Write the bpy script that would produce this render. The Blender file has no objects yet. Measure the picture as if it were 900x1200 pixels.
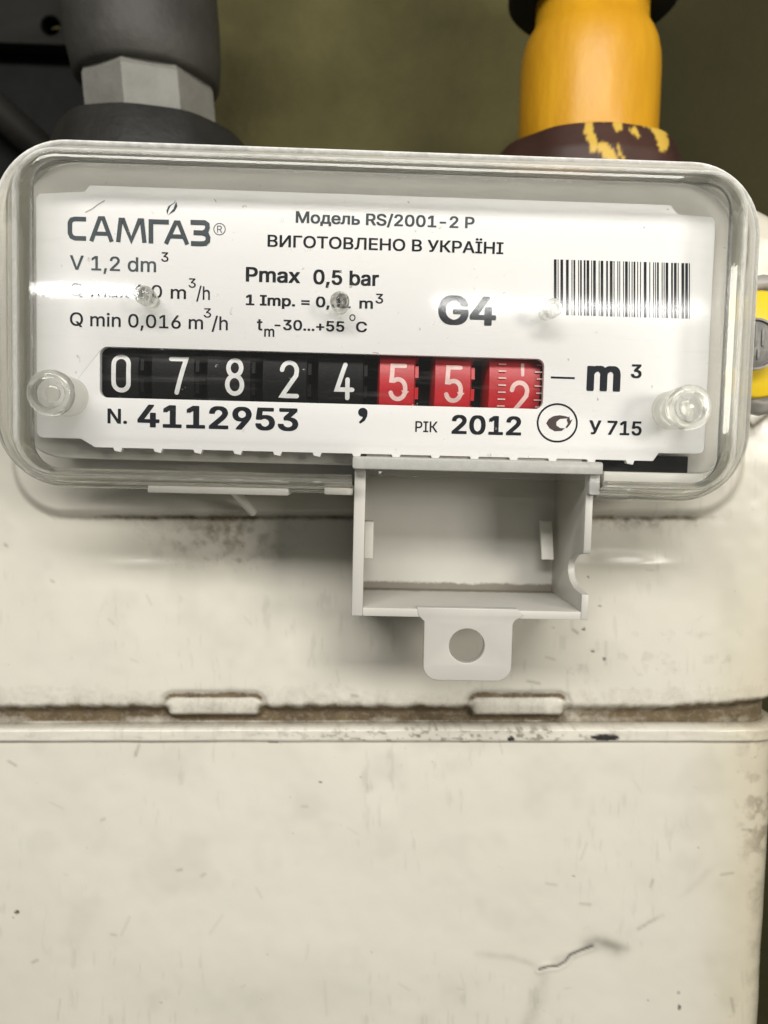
import bpy, bmesh, math
import numpy as np
from mathutils import Vector, Matrix
from mathutils.geometry import delaunay_2d_cdt

# ------------------------------------------------------------------ camera
MM = 0.001
F_PX, DIST = 950.0, 120.0
YAW, PITCH, ROLL = math.radians(1.7), math.radians(3.7), math.radians(1.4)
cy, sy, cp, sp = math.cos(YAW), math.sin(YAW), math.cos(PITCH), math.sin(PITCH)
FW = np.array([sy*cp, cy*cp, -sp])
r0 = np.array([cy, -sy, 0.0]); u0 = np.cross(r0, FW)
RT = r0*math.cos(ROLL) + u0*math.sin(ROLL)
UP = -r0*math.sin(ROLL) + u0*math.cos(ROLL)
CAM = -FW*DIST                                     # millimetres; the origin lies on the dial plate

def at(px, py, Y=0.0):
    """point of the plane y = Y (mm) seen at photo pixel px, py (900 x 1200)"""
    d = FW + RT*(px-450)/F_PX - UP*(py-600)/F_PX
    return CAM + d*((Y-CAM[1])/d[1])
def proj(x, y, z):
    dx, dy, dz = x-CAM[0], y-CAM[1], z-CAM[2]
    w = dx*FW[0]+dy*FW[1]+dz*FW[2]
    return (450+F_PX*(dx*RT[0]+dy*RT[1]+dz*RT[2])/w, 600-F_PX*(dx*UP[0]+dy*UP[1]+dz*UP[2])/w)

scene = bpy.context.scene
COL = scene.collection
cd = bpy.data.cameras.new('camera'); cam = bpy.data.objects.new('camera', cd); COL.objects.link(cam)
cd.sensor_fit = 'HORIZONTAL'; cd.sensor_width = 36; cd.lens = 36*F_PX/900
cd.clip_start = 0.005; cd.clip_end = 20
m = Matrix.Identity(4)
for i in range(3):
    m[i][0], m[i][1], m[i][2], m[i][3] = RT[i], UP[i], -FW[i], CAM[i]*MM
cam.matrix_world = m
cd.dof.use_dof = True; cd.dof.focus_distance = 0.119; cd.dof.aperture_fstop = 30
scene.camera = cam

# ------------------------------------------------------------------ light
w = bpy.data.worlds.new('World'); scene.world = w; w.use_nodes = True
w.node_tree.nodes['Background'].inputs[0].default_value = (0.95, 0.96, 0.93, 1)
w.node_tree.nodes['Background'].inputs[1].default_value = 0.07
scene.view_settings.view_transform = 'Standard'; scene.view_settings.look = 'None'
scene.view_settings.exposure = 0.36; scene.view_settings.gamma = 1.0
def area(name, loc, target, sx, sz, power, col):
    l = bpy.data.lights.new(name, 'AREA'); l.shape = 'RECTANGLE'; l.size = sx; l.size_y = sz; l.energy = power; l.color = col
    o = bpy.data.objects.new(name, l); COL.objects.link(o); o.location = loc
    o.rotation_euler = (Vector(target)-Vector(loc)).to_track_quat('-Z', 'Y').to_euler(); return o
# strip light of the room, above and behind the photographer, and a lamp off to the right
area('strip_lamp', (-0.57, -1.50, 0.322), (-.57, 0, .3), 0.25, 0.013, 0.34, (1.0, 0.985, 0.95))
area('strip_lamp', (0.40, -1.50, 0.318), (.40, 0, .3), 0.54, 0.012, .42, (1.0, 0.985, 0.95))
area('added_fill_lamp', (-0.03, -0.42, 0.275), (0, 0, 0), 0.50, 0.085, 2.35, (1.0, 0.975, 0.93))  # added front fill for brightness and falloff, not a fixture of the room
area('side_lamp', (0.300, -0.40, 0.085), (0.0, 0.02, -.01), 0.13, 0.11, 0.92, (1.0, 0.955, 0.87))

scene.cycles.max_bounces = 16; scene.cycles.transparent_max_bounces = 24; scene.cycles.transmission_bounces = 12
scene.cycles.caustics_reflective = False; scene.cycles.caustics_refractive = True

# ------------------------------------------------------------------ materials
def mat(name):
    m = bpy.data.materials.new(name); m.use_nodes = True
    return m, m.node_tree, m.node_tree.nodes['Principled BSDF']
def N(nt, typ, **kw):
    n = nt.nodes.new(typ)
    for k, v in kw.items():
        if k.startswith('i_'):
            n.inputs[int(k[2:])].default_value = v
        else: setattr(n, k, v)
    return n
def noise(nt, scale, detail=4, rough=.55, coord=None, stretch=None):
    tc = N(nt, 'ShaderNodeTexCoord')
    src = tc.outputs['Object']
    if stretch:
        mp = N(nt, 'ShaderNodeMapping'); mp.inputs['Scale'].default_value = stretch
        nt.links.new(src, mp.inputs[0]); src = mp.outputs[0]
    n = N(nt, 'ShaderNodeTexNoise'); n.inputs['Scale'].default_value = scale
    n.inputs['Detail'].default_value = detail; n.inputs['Roughness'].default_value = rough
    nt.links.new(src, n.inputs['Vector']); return n.outputs['Fac']
def ramp(nt, fac, stops):
    r = N(nt, 'ShaderNodeValToRGB'); cr = r.color_ramp
    while len(cr.elements) < len(stops): cr.elements.new(0.5)
    for e, (p, c) in zip(cr.elements, stops):
        e.position = p; e.color = (*c, 1) if len(c) == 3 else c
    nt.links.new(fac, r.inputs[0]); return r.outputs[0]
def mixc(nt, fac, a, b, mode='MIX'):
    x = N(nt, 'ShaderNodeMix', data_type='RGBA', blend_type=mode)
    for s, v in ((0, fac), (6, a), (7, b)):
        if hasattr(v, 'is_linked') or hasattr(v, 'links'): nt.links.new(v, x.inputs[s])
        else: x.inputs[s].default_value = v if s == 0 else (*v, 1)
    return x.outputs[2]
def bump(nt, b, h, strength, dist):
    n = N(nt, 'ShaderNodeBump'); n.inputs['Strength'].default_value = strength; n.inputs['Distance'].default_value = dist
    nt.links.new(h, n.inputs['Height']); nt.links.new(n.outputs[0], b.inputs['Normal'])

def simple(name, col, rough, var=0.12, scale=120, metal=0, bmp=0.15, spec=.5, dark=None):
    m, nt, b = mat(name)
    n = noise(nt, scale, 6)
    lo = tuple(c*(1-var*2) for c in col) if dark is None else dark
    c = ramp(nt, n, [(.3, lo), (.62, col)])
    nt.links.new(c, b.inputs['Base Color'])
    b.inputs['Roughness'].default_value = rough; b.inputs['Metallic'].default_value = metal
    b.inputs['Specular IOR Level'].default_value = spec
    n2 = noise(nt, scale*5, 3); bump(nt, b, n2, bmp, 0.0002)
    return m

def paint_material():
    m, nt, b = mat('cream_enamel')
    a = N(nt, 'ShaderNodeAttribute', attribute_name='dirt')
    s = N(nt, 'ShaderNodeSeparateColor'); nt.links.new(a.outputs['Color'], s.inputs[0])
    big = noise(nt, 14, 5); fine = noise(nt, 900, 5, .7)
    c = ramp(nt, big, [(.3, (.60, .57, .485)), (.7, (.69, .66, .575))])
    spk = ramp(nt, noise(nt, 420, 3, .7), [(.70, (0, 0, 0)), (.76, (1, 1, 1))])
    c = mixc(nt, a.outputs['Alpha'], c, (.50, .43, .27))                 # yellowed stain
    c = mixc(nt, s.outputs[1], c, (.25, .235, .20))                      # grey smudge
    r = N(nt, 'ShaderNodeMath', operation='MULTIPLY_ADD')                # ragged brown grime
    nt.links.new(fine, r.inputs[0]); r.inputs[1].default_value = 1.5; nt.links.new(s.outputs[0], r.inputs[2])
    g = ramp(nt, r.outputs[0], [(.0, (0,)*3), (.88, (0,)*3), (1.0, (.5,)*3), ]) if False else None
    mm = N(nt, 'ShaderNodeMath', operation='SUBTRACT'); nt.links.new(fine, mm.inputs[0]); mm.inputs[1].default_value = .5
    m2 = N(nt, 'ShaderNodeMath', operation='MULTIPLY_ADD'); nt.links.new(mm.outputs[0], m2.inputs[0]); m2.inputs[1].default_value = .75
    nt.links.new(s.outputs[0], m2.inputs[2])
    gate = N(nt, 'ShaderNodeMath', operation='GREATER_THAN'); nt.links.new(s.outputs[0], gate.inputs[0]); gate.inputs[1].default_value = .03
    f = N(nt, 'ShaderNodeMath', operation='MULTIPLY', use_clamp=True); nt.links.new(m2.outputs[0], f.inputs[0]); nt.links.new(gate.outputs[0], f.inputs[1])
    brown = ramp(nt, noise(nt, 260, 4), [(.25, (.070, .048, .023)), (.75, (.150, .110, .060))])
    c = mixc(nt, f.outputs[0], c, brown)
    c = mixc(nt, s.outputs[2], c, (.035, .032, .03))
    nt.links.new(c, b.inputs['Base Color'])
    rr = N(nt, 'ShaderNodeMapRange'); nt.links.new(f.outputs[0], rr.inputs[0]); rr.inputs[3].default_value = .22; rr.inputs[4].default_value = .85
    nt.links.new(rr.outputs[0], b.inputs['Roughness'])
    hh = noise(nt, 55, 3); h2 = noise(nt, 520, 3, .6)
    ad = N(nt, 'ShaderNodeMath', operation='MULTIPLY_ADD'); nt.links.new(h2, ad.inputs[0]); ad.inputs[1].default_value = .13; nt.links.new(hh, ad.inputs[2])
    bump(nt, b, ad.outputs[0], .25, 0.0006)
    return m

def clear_front_material():
    """thin clear polycarbonate sheet: straight-through transparency, a Fresnel gloss, a little haze and scuffing"""
    m = bpy.data.materials.new('clear_polycarbonate'); m.use_nodes = True; nt = m.node_tree
    nt.nodes.remove(nt.nodes['Principled BSDF']); out = nt.nodes['Material Output']
    tr = N(nt, 'ShaderNodeBsdfTransparent'); tr.inputs[0].default_value = (.998, .998, .995, 1)
    gl = N(nt, 'ShaderNodeBsdfGlossy'); g2 = N(nt, 'ShaderNodeBsdfGlossy'); g2.inputs['Roughness'].default_value = .08
    df = N(nt, 'ShaderNodeBsdfDiffuse'); df.inputs[0].default_value = (.8, .79, .75, 1)
    fr = N(nt, 'ShaderNodeFresnel'); fr.inputs[0].default_value = 1.5
    nt.links.new(ramp(nt, noise(nt, 34, 2, .5, stretch=(1, 1, .5)), [(.36, (.015,)*3), (.60, (.075,)*3)]), gl.inputs['Roughness'])   # rubbed and greasy areas
    bp = N(nt, 'ShaderNodeBump'); bp.inputs['Strength'].default_value = .10; bp.inputs['Distance'].default_value = .0004
    nt.links.new(noise(nt, 45, 3, .5), bp.inputs['Height'])
    nt.links.new(bp.outputs[0], gl.inputs['Normal'])
    sc = ramp(nt, noise(nt, 160, 5, .7, stretch=(.35, 1, 4)), [(.55, (.004,)*3), (.80, (.05,)*3)])
    dust = ramp(nt, noise(nt, 620, 3, .6), [(.715, (0,)*3), (.75, (.45,)*3)])
    sc = mixc(nt, 1.0, sc, dust, 'ADD')
    a = N(nt, 'ShaderNodeMixShader'); nt.links.new(sc, a.inputs[0]); nt.links.new(tr.outputs[0], a.inputs[1]); nt.links.new(df.outputs[0], a.inputs[2])
    b = N(nt, 'ShaderNodeMixShader'); nt.links.new(fr.outputs[0], b.inputs[0]); gm = N(nt, 'ShaderNodeMixShader'); gm.inputs[0].default_value = .22; nt.links.new(gl.outputs[0], gm.inputs[1]); nt.links.new(g2.outputs[0], gm.inputs[2])
    nt.links.new(a.outputs[0], b.inputs[1]); nt.links.new(gm.outputs[0], b.inputs[2])
    nt.links.new(b.outputs[0], out.inputs[0]); return m

def clear_moulded_material(name, frost, tint=(.97, .97, .95), rough=.03, worn_glint=False, clear=.5, lo=.6, hi=1.4):
    m = bpy.data.materials.new(name); m.use_nodes = True; nt = m.node_tree
    nt.nodes.remove(nt.nodes['Principled BSDF']); out = nt.nodes['Material Output']
    g = N(nt, 'ShaderNodeBsdfGlass'); g.inputs['Color'].default_value = (*tint, 1); g.inputs['Roughness'].default_value = rough; g.inputs['IOR'].default_value = 1.5
    tr = N(nt, 'ShaderNodeBsdfTransparent'); tr.inputs[0].default_value = (.93, .93, .91, 1)
    df = N(nt, 'ShaderNodeBsdfDiffuse'); df.inputs[0].default_value = (.82, .81, .77, 1)
    bp = N(nt, 'ShaderNodeBump'); bp.inputs['Strength'].default_value = .05; bp.inputs['Distance'].default_value = .0003
    nt.links.new(noise(nt, 220, 4, .6), bp.inputs['Height']); nt.links.new(bp.outputs[0], g.inputs['Normal'])
    a = N(nt, 'ShaderNodeMixShader'); a.inputs[0].default_value = clear
    nt.links.new(g.outputs[0], a.inputs[1]); nt.links.new(tr.outputs[0], a.inputs[2])
    fr = ramp(nt, noise(nt, 700, 4, .7), [(.35, (frost*lo,)*3), (.66, (min(1, frost*hi),)*3)])
    if worn_glint:
        at_n = N(nt, 'ShaderNodeAttribute', attribute_name='wear_and_glint')
        mu = N(nt, 'ShaderNodeMath', operation='MULTIPLY', use_clamp=True); nt.links.new(fr, mu.inputs[0]); nt.links.new(at_n.outputs['Fac'], mu.inputs[1]); fr = mu.outputs[0]
    b = N(nt, 'ShaderNodeMixShader'); nt.links.new(fr, b.inputs[0])
    nt.links.new(a.outputs[0], b.inputs[1]); nt.links.new(df.outputs[0], b.inputs[2])
    nt.links.new(b.outputs[0], out.inputs[0]); return m

def plate_material():
    m, nt, b = mat('white_dial_plastic')
    c = ramp(nt, noise(nt, 30, 5), [(.3, (.85, .84, .82)), (.7, (.90, .89, .875))])
    sp_ = ramp(nt, noise(nt, 500, 4, .6), [(.27, (.45, .42, .36)), (.33, (1, 1, 1))])
    nt.links.new(mixc(nt, 1.0, c, sp_, 'MULTIPLY'), b.inputs['Base Color'])
    b.inputs['Roughness'].default_value = .42
    bump(nt, b, noise(nt, 40, 3), .12, .0005); return m

def nut_yellow_drip():
    m, nt, b = mat('brown_nut_with_yellow_drips')
    a = N(nt, 'ShaderNodeAttribute', attribute_name='dirt')
    c = ramp(nt, noise(nt, 60, 5), [(.3, (.030, .011, .008)), (.7, (.062, .024, .014))])
    c = mixc(nt, a.outputs['Fac'], c, (.62, .40, .06))
    nt.links.new(c, b.inputs['Base Color']); b.inputs['Roughness'].default_value = .55
    bump(nt, b, noise(nt, 300, 4), .3, .0003); return m

M_PAINT = paint_material()
M_CLEAR = clear_front_material()
M_RIM = clear_moulded_material('frost_glint_cover_edge', .85, worn_glint=True, clear=.30, lo=.8, hi=1.2)
M_GLASS = clear_moulded_material('clear_moulded_stud', .03, clear=.35)
M_SLEEVE = clear_moulded_material('clear_sleeve', .01, clear=.78)
M_BOSS = clear_moulded_material('clear_boss', .05, clear=.38)
M_TONGUE = clear_moulded_material('hazy_cover_tongue', .62, rough=.2, lo=.92, hi=1.08)
M_PLATE = plate_material()
M_INK = simple('navy_black_ink', (.012, .014, .020), .5, bmp=0, spec=.08)
M_WASHEDINK = simple('glare_washed_ink', (.075, .09, .10), .5, bmp=0, spec=.1)  # ink greyed to paint in the reflected wash over the upper print
M_BROWNINK = simple('brown_ink', (.035, .012, .012), .5, bmp=0)
M_HOUSE = simple('grey_housing_plastic', (.66, .64, .58), .5, var=.08, scale=60)
M_POCKET = simple('light_grey_abs', (.50, .485, .44), .42, var=.07, scale=60)
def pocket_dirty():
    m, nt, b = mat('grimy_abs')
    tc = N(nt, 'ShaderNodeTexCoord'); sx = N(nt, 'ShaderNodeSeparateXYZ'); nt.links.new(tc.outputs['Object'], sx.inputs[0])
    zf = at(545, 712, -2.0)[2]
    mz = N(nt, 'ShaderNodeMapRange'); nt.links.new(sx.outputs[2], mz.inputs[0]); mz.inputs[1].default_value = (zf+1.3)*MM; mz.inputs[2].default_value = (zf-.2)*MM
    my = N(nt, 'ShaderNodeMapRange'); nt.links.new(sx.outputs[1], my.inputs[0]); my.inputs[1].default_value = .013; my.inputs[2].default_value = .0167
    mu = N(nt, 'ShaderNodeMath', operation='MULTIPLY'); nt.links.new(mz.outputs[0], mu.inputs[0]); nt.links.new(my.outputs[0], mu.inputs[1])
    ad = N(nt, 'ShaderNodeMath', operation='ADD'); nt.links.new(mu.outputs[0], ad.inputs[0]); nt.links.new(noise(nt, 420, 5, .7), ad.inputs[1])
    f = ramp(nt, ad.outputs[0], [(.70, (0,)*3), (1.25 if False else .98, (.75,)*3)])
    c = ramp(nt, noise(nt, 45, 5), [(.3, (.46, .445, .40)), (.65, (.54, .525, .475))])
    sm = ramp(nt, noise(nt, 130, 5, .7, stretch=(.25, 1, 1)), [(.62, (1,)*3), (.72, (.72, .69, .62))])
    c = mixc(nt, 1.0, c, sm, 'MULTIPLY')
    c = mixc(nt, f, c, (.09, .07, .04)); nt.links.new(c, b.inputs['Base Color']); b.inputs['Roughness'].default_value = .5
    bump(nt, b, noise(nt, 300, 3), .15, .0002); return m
M_PDIRT = pocket_dirty()
M_STRIP = simple('off_white_plastic', (.72, .70, .63), .45, var=.05, scale=60)
M_BLACK = simple('black_wheel_plastic', (.006, .006, .006), .5, var=.2, scale=500, spec=.14)
M_BLACKBOX = simple('mechanism_and_shade_black', (.009, .009, .008), .6, var=.2, scale=200, spec=.12)
M_RED = simple('red_wheel_plastic', (.56, .018, .026), .4, var=.10, scale=300)
M_NUM = simple('numeral_paint', (.80, .80, .78), .5, var=.08, scale=700, bmp=0)
M_PINK = simple('pale_numeral_paint', (.86, .60, .56), .5, var=.1, scale=700, bmp=0)
def wall_paint():
    m, nt, b = mat('olive_cabinet_wall')
    c = ramp(nt, noise(nt, 14, 6, .6), [(.3, (.048, .043, .018)), (.66, (.128, .114, .046))])
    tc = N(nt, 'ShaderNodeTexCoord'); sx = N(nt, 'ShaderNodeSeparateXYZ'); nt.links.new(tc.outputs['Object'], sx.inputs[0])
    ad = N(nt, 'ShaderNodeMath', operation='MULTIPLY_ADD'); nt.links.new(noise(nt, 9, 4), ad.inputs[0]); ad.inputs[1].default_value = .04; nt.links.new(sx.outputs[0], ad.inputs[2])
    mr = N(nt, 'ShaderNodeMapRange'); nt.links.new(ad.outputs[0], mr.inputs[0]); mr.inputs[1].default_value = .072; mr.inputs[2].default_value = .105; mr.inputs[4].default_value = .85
    c = mixc(nt, mr.outputs[0], c, (.034, .030, .012))                 # dimness at the cabinet's right, painted into the wall colour
    nt.links.new(c, b.inputs['Base Color']); b.inputs['Roughness'].default_value = .7; b.inputs['Specular IOR Level'].default_value = .12
    bump(nt, b, noise(nt, 110, 6, .7), .9, .002); return m
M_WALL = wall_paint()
def yellow_paint():
    m, nt, b = mat('yellow_gas_paint')
    c = ramp(nt, noise(nt, 70, 5, .6, stretch=(1.6, 1.6, .35)), [(.3, (.58, .27, .010)), (.65, (.70, .355, .014))])
    ch = ramp(nt, noise(nt, 210, 4, .6), [(.24, (.10, .05, .02)), (.27, (1, 1, 1))])
    nt.links.new(mixc(nt, 1.0, c, ch, 'MULTIPLY'), b.inputs['Base Color']); b.inputs['Roughness'].default_value = .42
    bump(nt, b, noise(nt, 130, 5, .6, stretch=(1.4, 1.4, .6)), .5, .0006); return m
M_YPIPE = yellow_paint()
M_GPIPE = simple('grey_pipe_paint', (.050, .047, .040), .6, var=.25, scale=90, bmp=.8, dark=(.03, .028, .024))
M_COLLAR = simple('dull_zinc_collar', (.20, .195, .17), .55, var=.12, scale=130, bmp=.7)
M_DNUT = simple('black_rusty_nut', (.022, .021, .018), .55, var=.2, scale=110, bmp=1.0, dark=(.012, .012, .011), spec=.3)
M_DRIP = nut_yellow_drip()
M_SEALY = simple('yellow_seal_plastic', (.78, .54, .02), .4, var=.05, scale=80)
M_LEAD = simple('pressed_lead', (.26, .25, .23), .55, var=.2, scale=300, metal=.4, bmp=.6)
M_WIRE = simple('seal_bracket_grey', (.42, .40, .36), .4, var=.15, scale=150)
M_DIM = simple('dark_bracket_paint', (.020, .019, .016), .6, var=.3, scale=40, spec=.12)

# ------------------------------------------------------------------ mesh helpers
def link(name, me, material, parent=None, smooth=True, **props):
    if material and not me.materials: me.materials.append(material)
    if smooth:
        me.polygons.foreach_set('use_smooth', [True]*len(me.polygons))
    o = bpy.data.objects.new(name, me); COL.objects.link(o); o.parent = parent
    for k, v in props.items(): o[k] = v
    return o
def raw(name, verts, faces, material, parent=None, smooth=False, **props):
    me = bpy.data.meshes.new(name); me.from_pydata([tuple(float(c)*MM for c in v) for v in verts], [], faces); me.validate(); me.update()
    return link(name, me, material, parent, smooth, **props)
def empty(name, loc, **props):
    o = bpy.data.objects.new(name, None); o.location = Vector(loc)*MM; o.empty_display_size = .01; COL.objects.link(o)
    for k, v in props.items(): o[k] = v
    return o
ROOTS = {}
def child(o, root):                    # keep world placement under a root that stands elsewhere
    o.parent = root; o.matrix_parent_inverse = Matrix.Translation(root.location).inverted(); return o
def shade(o, ang=35):
    me = o.data; me.polygons.foreach_set('use_smooth', [True]*len(me.polygons))
    bm = bmesh.new(); bm.from_mesh(me)
    for e in bm.edges:
        if len(e.link_faces) == 2 and e.calc_face_angle(0) > math.radians(ang): e.smooth = False
    bm.to_mesh(me); bm.free()
def bevel(o, width, seg=2):
    bm = bmesh.new(); bm.from_mesh(o.data); bmesh.ops.remove_doubles(bm, verts=bm.verts, dist=1e-6)
    es = [e for e in bm.edges if len(e.link_faces) == 2 and e.calc_face_angle(0) > .6]
    bmesh.ops.bevel(bm, geom=es, offset=width*MM, segments=seg, affect='EDGES', profile=.5, clamp_overlap=True)
    bm.to_mesh(o.data); bm.free(); shade(o); return o

def arc(cx, cy, rx, ry, a0, a1, n=10):
    return [(cx+rx*math.cos(math.radians(a0+(a1-a0)*i/n)), cy+ry*math.sin(math.radians(a0+(a1-a0)*i/n))) for i in range(n+1)]
def rrect(x0, z0, x1, z1, r, n=8):
    rs = r if isinstance(r, (list, tuple)) else [r]*4   # bl br tr tl
    p = []
    for (cx, cz, a), q in zip(((x0, z0, 180), (x1, z0, 270), (x1, z1, 0), (x0, z1, 90)), rs):
        sx, sz = (1 if cx == x0 else -1), (1 if cz == z0 else -1)
        p += arc(cx+sx*q, cz+sz*q, q, q, a, a+90, n)
    return p
def plate(name, loops, y0, y1, material, parent=None, bev=0.0, **props):
    """flat piece in the xz plane between depths y0 < y1, first loop is the outline, others are holes"""
    cu = bpy.data.curves.new('c', 'CURVE'); cu.dimensions = '2D'; cu.fill_mode = 'BOTH'
    for lp in loops:
        s = cu.splines.new('POLY'); s.points.add(len(lp)-1); s.use_cyclic_u = True
        for p, (x, z) in zip(s.points, lp): p.co = (x*MM, z*MM, 0, 1)
    cu.extrude = max(0, (y1-y0)/2-bev)*MM; cu.bevel_depth = bev*MM; cu.bevel_resolution = 2; cu.offset = -bev*MM
    t = bpy.data.objects.new('t', cu); COL.objects.link(t)
    dg = bpy.context.evaluated_depsgraph_get(); me = bpy.data.meshes.new_from_object(t.evaluated_get(dg))
    bpy.data.objects.remove(t); bpy.data.curves.remove(cu)
    yc = (y0+y1)/2*MM
    me.transform(Matrix(((1, 0, 0, 0), (0, 0, -1, yc), (0, 1, 0, 0), (0, 0, 0, 1))))
    bm = bmesh.new(); bm.from_mesh(me); bmesh.ops.remove_doubles(bm, verts=bm.verts, dist=1e-6); bm.to_mesh(me); bm.free()
    me.name = name; me.materials.clear()
    o = link(name, me, material, parent, False, **props)
    if bev: shade(o)
    return o
def box(name, a, b, material, parent=None, bev=.25, **props):
    (x0, y0, z0), (x1, y1, z1) = a, b
    v = [(x, y, z) for z in (z0, z1) for y in (y0, y1) for x in (x0, x1)]
    f = [(0, 2, 3, 1), (4, 5, 7, 6), (0, 1, 5, 4), (2, 6, 7, 3), (0, 4, 6, 2), (1, 3, 7, 5)]
    o = raw(name, v, f, material, parent, **props)
    return bevel(o, bev) if bev else o
def prism_x(name, poly, x0, x1, material, parent=None, bev=.2, **props):
    """poly in (y, z) swept along x"""
    n = len(poly); v = [(x0, y, z) for y, z in poly]+[(x1, y, z) for y, z in poly]
    f = [tuple(range(n)), tuple(range(2*n-1, n-1, -1))]+[(i, i+n, (i+1) % n+n, (i+1) % n) for i in range(n)]
    o = raw(name, v, f, material, parent, **props)
    bm = bmesh.new(); bm.from_mesh(o.data); bmesh.ops.recalc_face_normals(bm, faces=bm.faces); bm.to_mesh(o.data); bm.free()
    return bevel(o, bev) if bev else o
def sweep_rings(name, rings, material, parent=None, close=False, cap0=False, cap1=False, smooth=True, **props):
    n = len(rings[0]); v = [p for r in rings for p in r]; f = []
    k = len(rings)
    for i in range(k if close else k-1):
        a, b = i*n, ((i+1) % k)*n
        f += [(a+j, a+(j+1) % n, b+(j+1) % n, b+j) for j in range(n)]
    if cap0: f.append(tuple(range(n-1, -1, -1)))
    if cap1: f.append(tuple(range((k-1)*n, k*n)))
    o = raw(name, v, f, material, parent, smooth, **props)
    bm = bmesh.new(); bm.from_mesh(o.data); bmesh.ops.recalc_face_normals(bm, faces=bm.faces); bm.to_mesh(o.data); bm.free()
    if smooth: shade(o, 50)
    return o
def tube(name, pts, r, material, parent=None, n=10, **props):
    rings = []
    P = [np.array(p, float) for p in pts]
    for i, p in enumerate(P):
        d = P[min(i+1, len(P)-1)]-P[max(i-1, 0)]; d /= np.linalg.norm(d)
        a = np.cross(d, (0.13, .3, 1.0)); a /= np.linalg.norm(a); b = np.cross(d, a)
        rings.append([tuple(p+r*(a*math.cos(t)+b*math.sin(t))) for t in np.linspace(0, 2*math.pi, n, endpoint=False)])
    return sweep_rings(name, rings, material, parent, cap0=True, cap1=True, **props)
def lathe(prof, c, n=48, mod=None, tilt=(0, 0)):
    """rings round a vertical axis through c; prof = (radius, z)"""
    rings = []
    for r, z in prof:
        ring = []
        for i in range(n):
            a = 2*math.pi*i/n; q = r*(mod(a, z) if mod else 1)
            ring.append((c[0]+q*math.cos(a)+tilt[0]*z, c[1]+q*math.sin(a)+tilt[1]*z, c[2]+z))
        rings.append(ring)
    return rings

# flat print: strokes and text -------------------------------------------------
def stroke_polys(pts, wd, closed=False, caps=True):
    P = [np.array(p, float) for p in pts]; n = len(P); L, R_ = [], []
    for i in range(n):
        a = P[i-1] if (i > 0 or closed) else None; b = P[(i+1) % n] if (i < n-1 or closed) else None
        d1 = (P[i]-a)/max(1e-9, np.linalg.norm(P[i]-a)) if a is not None else None
        d2 = (b-P[i])/max(1e-9, np.linalg.norm(b-P[i])) if b is not None else None
        if d1 is None: d1 = d2
        if d2 is None: d2 = d1
        t = d1+d2; t /= max(1e-9, np.linalg.norm(t)); nn = np.array((-t[1], t[0]))
        k = 1/max(.55, float(np.dot(nn, (-d1[1], d1[0]))))
        L.append(P[i]+nn*wd/2*k); R_.append(P[i]-nn*wd/2*k)
    polys = [[L[i], R_[i], R_[(i+1) % n], L[(i+1) % n]] for i in range(n if closed else n-1)]
    if caps and not closed:
        for e, q in ((0, 1), (n-1, n-2)):
            d = P[e]-P[q]; a0 = math.degrees(math.atan2(d[1], d[0]))
            polys.append(arc(P[e][0], P[e][1], wd/2, wd/2, a0-90, a0+90, 6))
    return polys
def print_flat(name, polysets, material, parent, y=-.03, **props):
    """polysets: list of lists of 2D polygons; each list lies a hair above the one before"""
    v, f = [], []
    for k, polys in enumerate(polysets):
        for p in polys:
            b = len(v); v += [(q[0], y-.012*k, q[1]) for q in p]; f.append(tuple(range(b, b+len(p))))
    o = raw(name, v, f, material, parent, **props)
    bm = bmesh.new(); bm.from_mesh(o.data); bmesh.ops.remove_doubles(bm, verts=bm.verts, dist=2e-6)
    for fc in bm.faces:
        if fc.normal.y > 0: fc.normal_flip()
    bm.to_mesh(o.data); bm.free(); return o

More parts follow.
